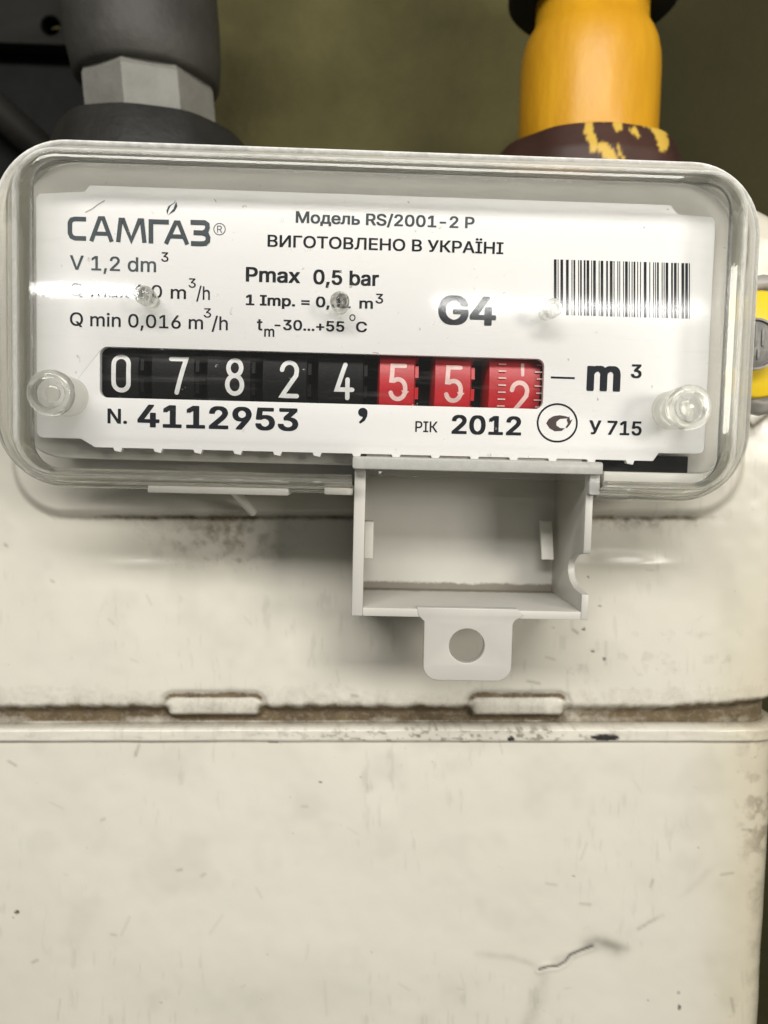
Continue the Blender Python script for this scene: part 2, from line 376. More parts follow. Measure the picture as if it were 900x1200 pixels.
try:    # Blender's own sans serif
    import os
    FONT = bpy.data.fonts.load(os.path.join(bpy.utils.system_resource('DATAFILES'), 'fonts', 'Inter.woff2'))
except Exception:
    FONT = None
def cap_height():
    cu = bpy.data.curves.new('c', 'FONT'); cu.body = 'H'; cu.size = 1
    if FONT: cu.font = FONT
    t = bpy.data.objects.new('t', cu); COL.objects.link(t)
    dg = bpy.context.evaluated_depsgraph_get(); me = bpy.data.meshes.new_from_object(t.evaluated_get(dg))
    h = max(v.co.y for v in me.vertices); bpy.data.objects.remove(t); print('cap', h); return h
CAPH = cap_height()
def text(s, x0, x1, yb, cap, parent, material=None, bold=.0, xh=False, y=-.03, yb2=None):
    """one line of print fitted between photo columns x0 and x1 on baseline yb (at x0); cap = cap height in photo pixels.
    bold thickens the strokes by laying shifted copies of the outline a hair above one another"""
    cu = bpy.data.curves.new('c', 'FONT'); cu.body = s; cu.size = 1; cu.resolution_u = 4; cu.fill_mode = 'NONE'
    if FONT: cu.font = FONT
    t = bpy.data.objects.new('t', cu); COL.objects.link(t)
    dg = bpy.context.evaluated_depsgraph_get(); me = bpy.data.meshes.new_from_object(t.evaluated_get(dg))
    bpy.data.objects.remove(t)
    # follow the outlines and fill each one with its own holes
    nb = {}
    for e in me.edges:
        nb.setdefault(e.vertices[0], []).append(e.vertices[1]); nb.setdefault(e.vertices[1], []).append(e.vertices[0])
    seen, loops = set(), []
    for v0 in sorted(nb):
        if v0 in seen: continue
        lp = [v0]; seen.add(v0); cur = v0
        while True:
            nx_ = [k_ for k_ in nb[cur] if k_ not in seen]
            if not nx_: break
            cur = min(nx_, key=lambda k_: (abs(k_-cur) != 1, k_)); seen.add(cur); lp.append(cur)
        loops.append([(me.vertices[k_].co.x, me.vertices[k_].co.y) for k_ in lp])
    # triangulate along all outlines and keep what they wind round (letters may overlap themselves)
    pts, edg = [], []
    for l in loops:
        o_ = len(pts); pts += [Vector(p) for p in l]; edg += [(o_+k_, o_+(k_+1) % len(l)) for k_ in range(len(l))]
    vo, _, fo, _, _, _ = delaunay_2d_cdt(pts, edg, [], 0, 1e-6)
    L = [np.array(l) for l in loops]
    bb = [(l.min(0), l.max(0)) for l in L]
    def winding(p):
        wn = 0
        for l, (mn, mx) in zip(L, bb):
            if p[0] < mn[0] or p[0] > mx[0] or p[1] < mn[1] or p[1] > mx[1]: continue
            a_ = l; b_ = np.roll(l, -1, 0)
            cr = (b_[:, 0]-a_[:, 0])*(p[1]-a_[:, 1])-(p[0]-a_[:, 0])*(b_[:, 1]-a_[:, 1])
            wn += int(((a_[:, 1] <= p[1]) & (b_[:, 1] > p[1]) & (cr > 0)).sum())-int(((a_[:, 1] > p[1]) & (b_[:, 1] <= p[1]) & (cr < 0)).sum())
        return wn
    polys = []
    for f_ in fo:
        c_ = ((sum(vo[k_].x for k_ in f_))/len(f_), (sum(vo[k_].y for k_ in f_))/len(f_))
        if winding(c_): polys.append(tuple(f_))
    used = sorted({k_ for f_ in polys for k_ in f_}); mp_ = {k_: i_ for i_, k_ in enumerate(used)}
    polys = [tuple(mp_[k_] for k_ in f_) for f_ in polys]
    co = [(vo[k_].x, vo[k_].y, 0) for k_ in used]; lay = [0.0]*len(co)
    co = np.array(co); lay = np.array(lay); n = len(co)
    a = at(x0, yb); b = at(x1, yb+(x1-x0)*.029)
    H = cap*DIST/F_PX
    lo, hi = co[:, 0].min()-bold, co[:, 0].max()+bold
    capu = CAPH+bold*1.2
    sh = [(0, 0)]
    if bold: sh += [(bold, 0), (-bold, 0), (bold*.5, 0), (-bold*.5, 0), (bold*.8, bold*.6), (-bold*.8, bold*.6), (bold*.8, -bold*.6), (-bold*.8, -bold*.6)]
    V, Fc = [], []
    for kk, (dx, dz) in enumerate(sh):
        X = a[0]+(co[:, 0]+dx-lo)/(hi-lo)*(b[0]-a[0]); Z = (a[2]+b[2])/2+(co[:, 1]+dz+bold*.6)/capu*H
        Fc += [tuple(i+len(V) for i in p) for p in polys]
        V += list(zip(X, np.full(n, y-.004*kk)-lay, Z))
    o = raw('lettering', V, Fc, material or M_INK, parent)
    bm = bmesh.new(); bm.from_mesh(o.data)
    for fc in bm.faces:
        fc.normal_update()
        if fc.normal.y > 0: fc.normal_flip()
    bm.to_mesh(o.data); bm.free()
    return o

# numpy value noise ------------------------------------------------------------
def vnoise(x, y, seed=0):
    xi, yi = np.floor(x).astype(np.int64), np.floor(y).astype(np.int64); xf, yf = x-xi, y-yi
    def h(a, b):
        n = (a*374761393+b*668265263+seed*974711) & 0x7fffffff
        n = ((n ^ (n >> 13))*1274126177) & 0x7fffffff
        return ((n ^ (n >> 16)) & 0xffff)/65535.0
    u, v = xf*xf*(3-2*xf), yf*yf*(3-2*yf)
    return (h(xi, yi)*(1-u)+h(xi+1, yi)*u)*(1-v)+(h(xi, yi+1)*(1-u)+h(xi+1, yi+1)*u)*v
def fbm(x, y, o=4, seed=0):
    s = 0; a = .5; t = 0
    for i in range(o): s = s+a*vnoise(x*2**i, y*2**i, seed+i*7); t += a; a *= .55
    return s/t
def sstep(x, a, b):
    t = np.clip((x-a)/(b-a), 0, 1); return t*t*(3-2*t)
def sdrr(x, y, x0, y0, x1, y1, r):
    qx = np.abs(x-(x0+x1)/2)-(x1-x0)/2+r; qy = np.abs(y-(y0+y1)/2)-(y1-y0)/2+r
    return np.minimum(np.maximum(qx, qy), 0)+np.hypot(np.maximum(qx, 0), np.maximum(qy, 0))-r
def sdline(x, y, pts):
    d = np.full(x.shape, 1e9)
    for (ax, ay), (bx, by) in zip(pts[:-1], pts[1:]):
        t = np.clip(((x-ax)*(bx-ax)+(y-ay)*(by-ay))/((bx-ax)**2+(by-ay)**2), 0, 1)
        d = np.minimum(d, np.hypot(x-ax-t*(bx-ax), y-ay-t*(by-ay)))
    return d

# ================================================================== SETTING
WALL_Y = 150
x0, z0 = -420, -420
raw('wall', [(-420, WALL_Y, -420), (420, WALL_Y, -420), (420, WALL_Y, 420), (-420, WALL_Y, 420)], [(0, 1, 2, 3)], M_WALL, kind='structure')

# ================================================================== GAS METER
meter = empty('gas_meter', (0, 80, -160), label='cream enamelled gas meter with a clear-covered counter reading 07824', category='gas meter')
YB = 20.0                      # front sheet of the casing
XR, XL, ZT, ZB, RC = at(901, 870, YB+5)[0]+0.6, at(-60, 870, YB+5)[0], at(885, 246, YB+6)[2], -150.0, 6.5
BACK = YB+118
SEAM_PY = 850.5
def height(px, py):
    """pressed relief of the front sheet in mm towards the viewer"""
    wob = (fbm(px/60, py/60, 3, 3)-.5)
    h = wob*.35
    plat = sdrr(px, py, 18, 60, 868, 604, 62)
    h += 2.2*(1-sstep(plat, -9, 5))
    chan = sdrr(px, py, 112, 590, 806, 654, 20)
    h -= .45*(1-sstep(chan, -14, 8))*sstep(py, 560, 604)*sstep(px, 105, 190)*(1-sstep(px, 735, 815))
    h += .22*(np.exp(-((px-165)/34)**2)+np.exp(-((px-738)/42)**2))*np.exp(-((py-661)/5.)**2)
    gy = 841-np.maximum(0, px-800)*.09
    groove = (sstep(py, gy-17, gy-1))*(1-sstep(py, 849.5, 853))
    h -= 2.1*groove
    for a, b in ((191, 309), (548, 666)):
        sl = 6*np.clip((842-py)/26, 0, 1)
        t = sdrr(px, py, a+sl*.4, 815.5, b-sl*.4, 846, 11)
        edge = np.exp(-((t-3)/3.2)**2)*(1-sstep(py, 834, 842))
        ins = 1-sstep(t, -11, 1)
        h = h*(1-ins)+ins*(.25-1.7*sstep(py, 834, 848)); h -= .4*edge
    lip = sstep(py, 851, 853.5)*(1-sstep(py, 866.3, 868.8))
    h += 1.0*lip*(1-.25*fbm(px/30, py/9, 2, 5))
    ckl = sdline(px, py, [(632, 1136), (641, 1133), (653, 1132), (662, 1127), (668, 1119), (680, 1114), (694, 1109)])
    h += .16*np.exp(-((ckl-3.2)/2.2)**2)-.15*np.exp(-(ckl/1.6)**2)
    return h
SCR = np.random.RandomState(11).rand(46, 5)
def dirt(px, py):
    n1 = fbm(px/14, py/14, 4, 11); n2 = fbm(px/45, py/45, 3, 12); n3 = fbm(px/5, py/5, 3, 13)
    gy = 841-np.maximum(0, px-800)*.09
    br = (.30+1.35*n2)*sstep(py+10*(n1-.5), gy-20, gy-6)*(1-sstep(py+3*n2, 851, 853))
    for a, b in ((191, 309), (548, 666)):
        sl = 6*np.clip((842-py)/26, 0, 1)
        t = sdrr(px, py, a+sl*.4, 815.5, b-sl*.4, 848, 11)
        ins = 1-sstep(t+3*n3, -7, -1)
        br = br*(1-ins*sstep(-py, -845, -833)*.93)
        br = np.maximum(br, np.exp(-((t-.6)/2.8)**2)*(.25+.75*(1-sstep(py, 816, 823)))*(1-sstep(py, 832, 842))*(.85+1.0*n1))
        br += ins*.10*sstep(n3, .70, .85)
    lipd = sstep(py, 850, 854)*(1-sstep(py, 866, 869))
    br += lipd*sstep(fbm(px/7, py/4, 3, 17), .54, .66)*(.06+.6*np.exp(-((px-480)/130)**2)+.5*np.exp(-((px-640)/60)**2))
    # crease under the platform and the rubbed patch beside it
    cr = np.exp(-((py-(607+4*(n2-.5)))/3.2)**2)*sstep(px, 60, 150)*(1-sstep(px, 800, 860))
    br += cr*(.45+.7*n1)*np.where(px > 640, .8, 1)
    br += .62*np.exp(-((px-262)/62)**2-((py-630)/24)**2)*sstep(n1, .36, .66)+.22*np.exp(-((px-300)/150)**2-((py-618)/14)**2)*sstep(n2, .35, .6)
    br += .45*np.exp(-((px-270)/30)**2-((py-657)/4)**2)*sstep(n3, .45, .7)
    br += .5*np.exp(-((px-740)/80)**2-((py-612)/9)**2)*sstep(n1, .4, .7)
    crk = sdline(px, py, [(874, 492), (882, 500), (890, 494), (905, 482)])
    br += .7*np.exp(-(crk/2)**2)+.35*np.exp(-(crk/9)**2)*n1
    band = sstep(py+26*(n2-.5), 796, 836)*(1-sstep(py, 842, 846))*.42*n1
    br += band
    # right edge stains
    yl = sstep(px+30*(n2-.5), 800, 900)*sstep(py, 560, 900)*.75+.18*sstep(px, 760, 900)
    br += .42*sstep(px, 850, 895)*sstep(n1, .44, .68)*np.exp(-((py-935)/80)**2)
    br += .25*sstep(px, 868, 895)*sstep(n1, .4, .65)*sstep(py, 880, 960)
    br += .12*sstep(px, 640, 700)*sstep(n1, .55, .7)*np.exp(-((py-770)/30)**2)
    # grey smudges
    g = .10*sstep(n2, .5, .8)+.16*sstep(fbm(px/5, py/26, 3, 31), .62, .8)*sstep(fbm(px/90, py/90, 2, 32), .45, .65)
    scr = sdline(px, py, [(632, 1136), (641, 1133), (653, 1132), (662, 1127), (668, 1119), (680, 1114), (694, 1109)])
    ck = .9*np.exp(-(scr/1.3)**2)
    g += .50*np.exp(-(sdline(px, py, [(690, 1106), (708, 1106), (722, 1112)])/9)**2)*(.5+n1)
    g += .30*np.exp(-(sdline(px, py, [(650, 1128), (700, 1102), (735, 1112)])/5)**2)
    g += .45*np.exp(-(sdline(px, py, [(748, 1088), (762, 1080), (776, 1073)])/2.2)**2)*n3*1.6
    g += .12*np.exp(-(sdline(px, py, [(735, 1095), (800, 1050), (850, 1000)])/4)**2)*n1*sstep(n2, .35, .6)*2
    g += .30*np.exp(-(sdline(px, py, [(637, 1145), (630, 1170), (618, 1200)])/8)**2)*n1*1.6
    g += .22*np.exp(-(sdline(px, py, [(560, 1118), (600, 1122), (636, 1134)])/4)**2)*n1*1.6
    g += .12*np.exp(-((px-300)/200)**2-((py-1170)/40)**2)
    for sx, sy_, dx, dy, k in ((163, 873, -4, 12, .5), (10, 892, 9, 5, .45), (119, 961, 4, -2, .4), (208, 1020, 5, -1, .45), (236, 1027, 4, -3, .35),
                          (130, 1095, 6, 1, .35), (38, 1128, 6, -3, .5), (354, 945, 6, 0, .3), (412, 815, 7, 1, .6), (640, 1035, 12, 2, .3), (680, 1059, 12, 1, .4),
                          (765, 1031, -3, 8, .35), (845, 1025, 14, -2, .5), (870, 972, 10, 1, .5), (710, 752, 0, 26, .25), (618, 798, 14, 3, .5), (672, 738, 5, 4, .6), (857, 1170, 3, 16, .5), (6, 638, 2, 2, .6),
                          (60, 680, 3, 2, .4), (430, 920, 1, 8, .15), (380, 1150, 3, 40, .12), (640, 770, 10, 3, .35)):
        g += k*np.exp(-(sdline(px, py, [(sx, sy_), (sx+dx, sy_+dy)])/1.6)**2)
    for u in SCR:
        sx, sy_ = u[0]*900, 590+u[1]*610
        if abs(sy_-py.mean()) > 45: continue
        an = (u[2]-.5)*2.4+(1.2 if u[3] > .6 else 0); L_ = 3+u[3]*u[2]*34
        g += (.06+.20*u[4])*np.exp(-(sdline(px, py, [(sx, sy_), (sx+L_*math.cos(an), sy_+L_*math.sin(an))])/(.7+.7*u[2]))**2)
    # chips and spots
    for sx, sy_, rx, ry, k in ((708, 862.5, 18, 4.5, 1), (598, 864, 5, 3.5, 1), (20, 1069, 3.2, 3, .9), (16, 1076, 2, 1, .5), (376, 916, 2, 1.6, .8), (796, 1180, 3, 3.5, .8), (795, 1163, 2, 2, .4),
                               (684, 737, 2.6, 1.6, .9), (695, 763, 2.6, 2, .8), (708, 772, 2, 2, .7), (689, 676, 1.6, 1.5, .9), (703, 710, 1.5, 1.5, .6), (862, 829, 7, 2.5, .5), (320, 869.5, 7, 1.3, .7), (545, 869.5, 6, 1.2, .5), (760, 1172, 1.2, 1.2, .5), (506, 893, 1.5, 1.2, .3)):
        q = ((px-sx)/rx)**2+((py-sy_)/ry)**2+.9*(n3-.5)
        ck = np.maximum(ck, k*(1-sstep(q, .55, 1.0)))
    # fine specks of dust
    cell = vnoise(px/3.3, py/3.3, 40); ck = np.maximum(ck, .55*sstep(cell, .975, 1.0)*sstep(n2, .42, .62))
    return np.clip(br, 0, 1), np.clip(g, 0, .8), np.clip(ck, 0, 1), np.clip(yl*.6, 0, .8)
def shell(name, py_top, py_bot, top_round, **props):
    step = .30
    # arc-length columns: left side, left corner, flat, right corner, right side
    q = math.pi/2*RC
    s_flat = np.arange(XL+RC, XR-RC, step)
    cols = []
    for d in (60, 20, 8): cols.append((XL, YB+RC+d, (-1., 0.)))
    for a in np.linspace(90, 0, 10)[:-1]:
        a = math.radians(a); cols.append((XL+RC-RC*math.sin(a), YB+RC-RC*math.cos(a), (-math.sin(a), -math.cos(a))))
    for s in s_flat: cols.append((s, YB, (0., -1.)))
    cols.append((XR-RC, YB, (0., -1.)))
    for a in np.linspace(0, 90, 44)[1:]:
        a = math.radians(a); cols.append((XR-RC+RC*math.sin(a), YB+RC-RC*math.cos(a), (math.sin(a), -math.cos(a))))
    for d in (.5, 2, 5, 10, 20, 40, 80, BACK-YB-RC): cols.append((XR, YB+RC+d, (1., 0.)))
    cx = np.array([c[0] for c in cols]); cyy = np.array([c[1] for c in cols]); nx = np.array([c[2][0] for c in cols]); ny = np.array([c[2][1] for c in cols])
    zc = at(450, 600, YB)[2]
    # rows: z values
    ztop = ZT-RC if top_round else None
    # the seam is level in the photograph although the dial is tilted: shear rows by photo pixel rows at the sheet
    zr_top = at(450, py_top, YB)[2] if not top_round else ztop
    zr_bot = at(450, py_bot, YB)[2] if py_bot < 1300 else ZB
    rows = [zr_top-i*step for i in range(int((zr_top-zr_bot)/step)+1)]
    rows.append(zr_bot)
    tilt = .0165                                    # casing hangs slightly turned against its dial
    extra = []
    if top_round:
        for a in np.linspace(90, 0, 14)[:-1]: extra.append(math.radians(a))
    V = []; D = []
    nc = len(cols)
    for a in extra:                                  # rounded top edge
        shift = RC*(1-math.cos(a)); z = ztop+RC*math.sin(a)
        V.append(np.stack([cx-nx*shift, cyy-ny*shift, np.full(nc, z)+tilt*cx], 1)); D.append(np.zeros((nc, 4)))
        D[-1][:, 3] = .15
    for z in rows:
        zz = z+tilt*cx
        px, py = proj(cx, np.full(nc, YB), zz)
        px2, py2 = proj(cx, cyy, zz)
        h = height(px, py)
        h[:12] *= .5
        pre = np.zeros((nc, 4)); b_, g_, k_, y_ = dirt(px2, py)
        pre[:, 0], pre[:, 1], pre[:, 2], pre[:, 3] = b_, g_, k_, y_
        V.append(np.stack([cx+nx*h, cyy+ny*h, zz], 1)); D.append(pre)
    # a turned-in hem at each seam edge
    def hem(row, dz):
        r = row.copy(); r[:, 0] -= nx*6; r[:, 1] -= ny*6; r[:, 2] += dz; return r
    if not top_round: V.insert(0, hem(V[0], .2)); D.insert(0, D[0].copy())
    if py_bot < 1300: V.append(hem(V[-1], -.2)); D.append(D[-1].copy())
    nr = len(V); V = np.concatenate(V); D = np.concatenate(D)
    if top_round:                                    # shoulders of the drawn shell fall away towards its sides
        wz = np.clip((V[:, 2]-(ZT-34))/34, 0, 1)
        V[:, 2] -= wz*7.5*np.clip((V[:, 0]-(XR-15))/15, 0, 1)**2
    i = np.arange(nr-1)[:, None]*nc+np.arange(nc-1)[None, :]
    F = np.stack([i, i+nc, i+nc+1, i+1], -1).reshape(-1, 4)
    faces = F.tolist()
    if top_round: faces.append(tuple(range(nc)))
    me = bpy.data.meshes.new(name); me.from_pydata((V*MM).tolist(), [], faces); me.update()
    at_ = me.color_attributes.new('dirt', 'FLOAT_COLOR', 'POINT'); at_.data.foreach_set('color', D.astype(np.float32).ravel())
    o = link(name, me, M_PAINT, None, True, **props); child(o, meter)
    if top_round: me.polygons[len(faces)-1].use_smooth = False
    return o
shell('upper_shell', 200, SEAM_PY, True)
shell('lower_shell', SEAM_PY-.6, 1400, False)

# ---- index housing (grey tray behind the dial plate)
idx = empty('index_housing', (0, 0, 0)); child(idx, meter)
def q(px, py, Y=0): p = at(px, py, Y); return (p[0], p[2])
TL, BR = q(30, 183, 4), q(862, 562, 4)
HX0, HZ1 = q(24, 190, 6); HX1, HZ0 = q(862, 556, 6)
wx0, wx1 = q(117, 408.5)[0], q(636, 476)[0]; wz1 = at(375, 413.5)[2]; wz0 = at(375, 472.5)[2]
plate('tray', [rrect(HX0, HZ0, HX1, HZ1, 7), rrect(wx0-.6, wz0-.6, wx1+.6, wz1+.6, 1.2)[::-1]], 4.2, 17.6, M_HOUSE, idx, bev=.3)
plate('counter_liner', [rrect(wx0-.55, wz0-.55, wx1+.55, wz1+.55, 1.2), rrect(wx0-.3, wz0-.3, wx1+.3, wz1+.3, 1.2)[::-1]], 4.15, 17.5, M_BLACKBOX, idx)
# raised border of the tray that shows round the dial
wx0, wz1 = q(117, 408.5); wx1, wz0 = q(636, 476)
wz1 = at(375, 413.5)[2]; wz0 = at(375, 472.5)[2]
dx0 = q(42.5, 370)[0]; dx1 = q(831.5, 400)[0]; dz1 = 45.8; dz0 = 8.5
ez = .35
# ---- dial plate (notched corners, window for the counter, moulding burrs along the lower edge)
k = .1263
out = [(dx0, dz0+1.25), ] + arc(dx0+1, dz0+2.2, 1, 1, 180, 270, 4) + [(dx0+7.2-.9, dz0+1.2), (dx0+7.9, dz0+.3)]
bx = dx0+8.3; out.append((bx, dz0))
nb = 14
for i in range(nb):
    t = bx+.8+i*(dx1-8.6-bx)/nb
    out += [(t+1.9, dz0), (t+2.1, dz0-.45), (t+3.0, dz0-.62), (t+3.25, dz0)]
out += [(dx1-7.6, dz0), (dx1-6.8, dz0+1.2)] + arc(dx1-1, dz0+2.2, 1, 1, 270, 360, 4)
out += [(dx1, dz1-2.2), (dx1-.4, dz1-1.5), (dx1-5.4, dz1-1.3), (dx1-6.0, dz1-.9), (dx1-6.7, dz1)]
out += [(dx0+7.6, dz1), (dx0+6.9, dz1-.9), (dx0+.5, dz1-1.4), (dx0, dz1-2.0)]
out = out[1:]
win = rrect(wx0, wz0, wx1, wz1, [1.1, 1.1, 1.1, 1.1], 6)[::-1]
dial = plate('dial_plate', [out, win], 0, 1.1, M_PLATE, None, bev=.08); child(dial, meter)
# white spacer frame between the dial and the tray
for a, b in (((dx0+1, 1.15, dz0+3), (dx0+6, 4.15, dz1-3)), ((dx1-6, 1.15, dz0+3), (dx1-1, 4.15, dz1-3))):
    box('spacer', a, b, M_HOUSE, idx, .2)
box('slot_shade_block', (q(690, 541, 3.5)[0], 3.4, q(690, 552, 3.5)[1]), (q(806, 541, 3.5)[0], 4.15, q(690, 532, 3.5)[1]), M_BLACKBOX, idx, .1)  # black block painted in as the shade inside a hollow
box('spacer', (q(700, 566, 2)[0], -1.0, q(700, 566, 2)[1]), (q(815, 566, 2)[0], 3, q(700, 552, 2)[1]), M_HOUSE, idx, .3)

# ---- counter window: recess, drums
RW, YC = 10.5, 12.2                               # drum radius and axle depth
ZC = (wz0+wz1)/2
rec = plate('counter_recess', [rrect(wx0-1.5, wz0-1.5, wx1+1.5, wz1+1.5, 1.5), rrect(wx0-.25, wz0-.25, wx1+.25, wz1+.25, 1.2)[::-1]], 1.15, 4.1, M_BLACKBOX, None); child(rec, meter)
axb = box('counter_axle', (wx0-.5, 9.5, ZC-2), (wx1+.5, 13, ZC+2), M_BLACKBOX, None, .3); child(axb, meter)
bk = box('counter_back', (wx0-1, 4.15+5, wz0-1.5), (wx1+1, 9.3+2, wz1+1.5), M_BLACKBOX, None, 0); child(bk, meter)
DG = {
 '0': [([(-.5, .5)]+arc(0, .55, .5, .45, 180, 0, 12)[1:]+[(.5, -.5)]+arc(0, -.55, .5, .45, 0, -180, 12)[1:-1]+[(-.5, -.5)], True)],
 '7': [([(-.5, 1), (.5, 1), (.42, .72), (-.12, -1)], False)],
 '8': [(arc(0, .53, .43, .47, -90, 270, 24)[:-1], True), (arc(0, -.47, .5, .53, 90, 450, 24)[:-1], True)],
 '2': [(arc(0, .5, .5, .5, 175, 0, 12)+[(.46, .22), (-.5, -1), (.52, -1)], False)],
 '4': [([(.05, 1), (-.5, -.5), (.55, -.5)], False), ([(.22, .1), (.22, -1)], False)],
 '5': [([(.45, 1), (-.38, 1), (-.44, .1)]+arc(0, -.32, .5, .5, 125, 0, 8)+[(.5, -.5)]+arc(0, -.5, .5, .5, 0, -165, 10), False)],
 '1': [([(-.3, .55), (.1, 1), (.1, -1)], False)],
}
def drum(x0, x1, material, teeth):
    n = 60; rings = []
    prof = [(x0, RW-.5), (x0+.25, RW), (x1-.25, RW), (x1, RW-.5)]
    rings = [[(x, YC-r*math.cos(a), ZC+r*math.sin(a)) for a in np.linspace(0, 2*math.pi, n, endpoint=False)] for x, r in prof]
    o = sweep_rings('number_wheel', rings, material, None, cap0=True, cap1=True); child(o, meter)
    if teeth:
        v, f = [], []
        for kk in range(20):
            a0 = (kk+.2)/20*2*math.pi; a1 = (kk+.75)/20*2*math.pi; b = len(v)
            for x in (x1-.05, x1+.45):
                for r in (RW-2.4, RW-.35):
                    for a in (a0, a1): v.append((x, YC-r*math.cos(a), ZC+r*math.sin(a)))
            f += [(b, b+1, b+3, b+2), (b+4, b+6, b+7, b+5), (b, b+4, b+5, b+1), (b+2, b+3, b+7, b+6), (b, b+2, b+6, b+4), (b+1, b+5, b+7, b+3)]
        t = raw('carry_teeth', v, f, material, None); t.parent = o
        bm = bmesh.new(); bm.from_mesh(t.data); bmesh.ops.recalc_face_normals(bm, faces=bm.faces); bm.to_mesh(t.data); bm.free()
    return o
def on_drum(name, strokes, cxm, czm, wdt, material, wheel, lim=5.4):
    """strokes in mm relative to the drum face, wrapped onto the drum"""
    v, f = [], []
    for kk, polys in enumerate(strokes):
        for p in polys:
            if max(abs(czm+pp[1]-ZC) for pp in p) > lim*1.5: continue
            b = len(v)
            for X_, Z_ in p:
                a = (czm+Z_-ZC)/RW; r = RW+.03+.015*kk
                v.append((cxm+X_, YC-r*math.cos(a), ZC+r*math.sin(a)))
            f.append(tuple(range(b, b+len(p))))
    o = raw(name, v, f, material, None); o.parent = wheel
    bm = bmesh.new(); bm.from_mesh(o.data)
    for fc in bm.faces:
        fc.normal_update()
        if fc.normal.y > 0: fc.normal_flip()
    bm.to_mesh(o.data); bm.free()
def subdiv(pts, closed):
    o = []
    P = pts+[pts[0]] if closed else pts
    for a, b in zip(P[:-1], P[1:]):
        L = math.hypot(b[0]-a[0], b[1]-a[1]); n = max(1, int(L/.25))
        o += [(a[0]+(b[0]-a[0])*i/n, a[1]+(b[1]-a[1])*i/n) for i in range(n)]
    if not closed: o.append(P[-1])
    return o
YF = YC-RW
wheels = [('0', 141.8, 437.5, 113, 164, 0), ('7', 208.8, 440.3, 176, 229, 0), ('8', 275, 441.5, 241, 295, 0), ('2', 339, 444.3, 306, 361, 0), ('4', 403.5, 446.7, 371, 427, 0),
          ('5', 466.4, 448, 443, 487, 1), ('5', 531.6, 450, 508, 553, 1), ('2', 608.5, 468, 571, 634, 1)]
for ch, px, py, a, b, red in wheels:
    A, B = at(a, py, YF)[0], at(b, py, YF)[0]; last = px > 600
    wh = drum(A, B, M_RED if red else M_BLACK, not last)
    c = at(px, py, YF); hh = 19.3*DIST*1.013/F_PX; ww = 17.0*DIST*1.013/F_PX; sw = .66
    st = []
    for pts, closed in DG[ch]:
        P = subdiv(pts, closed)
        P = [(x*ww*(1.0), z*hh) for x, z in P]
        if ch == '2' and last: P = [(x*1.05, z) for x, z in P]
        st.append(stroke_polys(P, sw, closed))
    on_drum('numeral', st, c[0], c[2], sw, M_PINK if red else M_NUM, wh)
    if last:
        st = [stroke_polys([(0.3, z) for z in np.linspace(3.65, 5.2, 5)], .5)]
        for kk in range(-5, 6):
            z = kk*1.02+1.0
            st.append(stroke_polys([(-3.35, z), (-2.2, z)], .2, caps=False)); st.append(stroke_polys([(2.1 if kk % 2 else 2.4, z), (3.2, z)], .2, caps=False))
        on_drum('graduation', st, c[0]+.1, c[2], sw, M_PINK, wh)

# ---- lettering on the dial
def PXP(pts): return [q(x, y) for x, y in pts]
T = lambda *a, **k_: text(*a, dial, **k_)
GI = M_WASHEDINK
T('V 1,2 dm', 82, 183, 316, 16, material=M_WASHEDINK, bold=.012); T('3', 189, 197.5, 306.5, 10.5, material=M_INK, bold=.01)
T('Q max', 82, 151.7, 347, 14.5, bold=.008); T('6,0', 156, 190, 348.5, 14.5, bold=.008); T('m', 200, 218, 350, 14.5, bold=.01)
T('3', 221, 229.5, 337, 10.5, bold=.008); T('/h', 230, 246, 351, 15, bold=.008)
T('Q min 0,016 m', 82, 238, 381.5, 15, bold=.01); T('3', 238.8, 247.5, 372, 10.5, bold=.008); T('/h', 248, 267, 386.5, 15.5, bold=.008)
T('Модель RS/2001-2 Р', 346.5, 556, 261.5, 13, material=M_WASHEDINK, bold=.022)
T('ВИГОТОВЛЕНО В УКРАЇНІ', 313.5, 589.7, 289.5, 13.4, bold=.016)
T('Pmax', 288, 351.7, 330, 16.5, bold=.024); T('0,5 bar', 367, 444, 333, 16.5, bold=.024)
T('1 Imp. = 0,01', 288, 411, 357.5, 12, bold=.026); T('m', 421, 437, 361.5, 12, bold=.02); T('3', 440, 449, 355.5, 11, bold=.014)
T('t', 301, 307.7, 387, 13.5, bold=.02); T('m', 309.5, 321.5, 394.5, 12, bold=.016); T('-30...+55', 321.7, 403.5, 386.5, 11.8, bold=.022); T('C', 417, 430, 389, 11.8, bold=.02)
T('G4', 513, 581, 380, 33, bold=.032)
T('N.', 126, 149, 496, 17, bold=.018); T('4112953', 161, 349.5, 500, 26, bold=.027)
print_flat('decimal_comma', [[PXP([(425.2+5.6*math.cos(t), 483.2+5.4*math.sin(t)) for t in np.linspace(0, 2*math.pi, 20, endpoint=False)])], [PXP([(430.8, 483), (430.2, 488), (427.5, 493), (422, 496.6), (420.6, 494.6), (424, 491), (425.6, 487.6), (424, 484)])]], M_INK, dial)
T('РІК', 486.5, 512.6, 506, 12.5, bold=.010); T('2012', 529, 610.5, 508.2, 22, bold=.027); T('У 715', 690, 751.6, 508.8, 16.5, bold=.022)
T('m', 687, 726.5, 458, 38, bold=.032); T('3', 739, 751.6, 443, 16, bold=.026)
print_flat('dash_mark', [stroke_polys(PXP([(645.5, 442.3), (673.5, 443.2)]), .30, caps=False)], M_INK, dial)
print_flat('degree_mark', [stroke_polys(PXP([(413+3*math.cos(t), 372.3+3.4*math.sin(t)) for t in np.linspace(0, 2*math.pi, 16, endpoint=False)]), .16, True)], M_INK, dial)
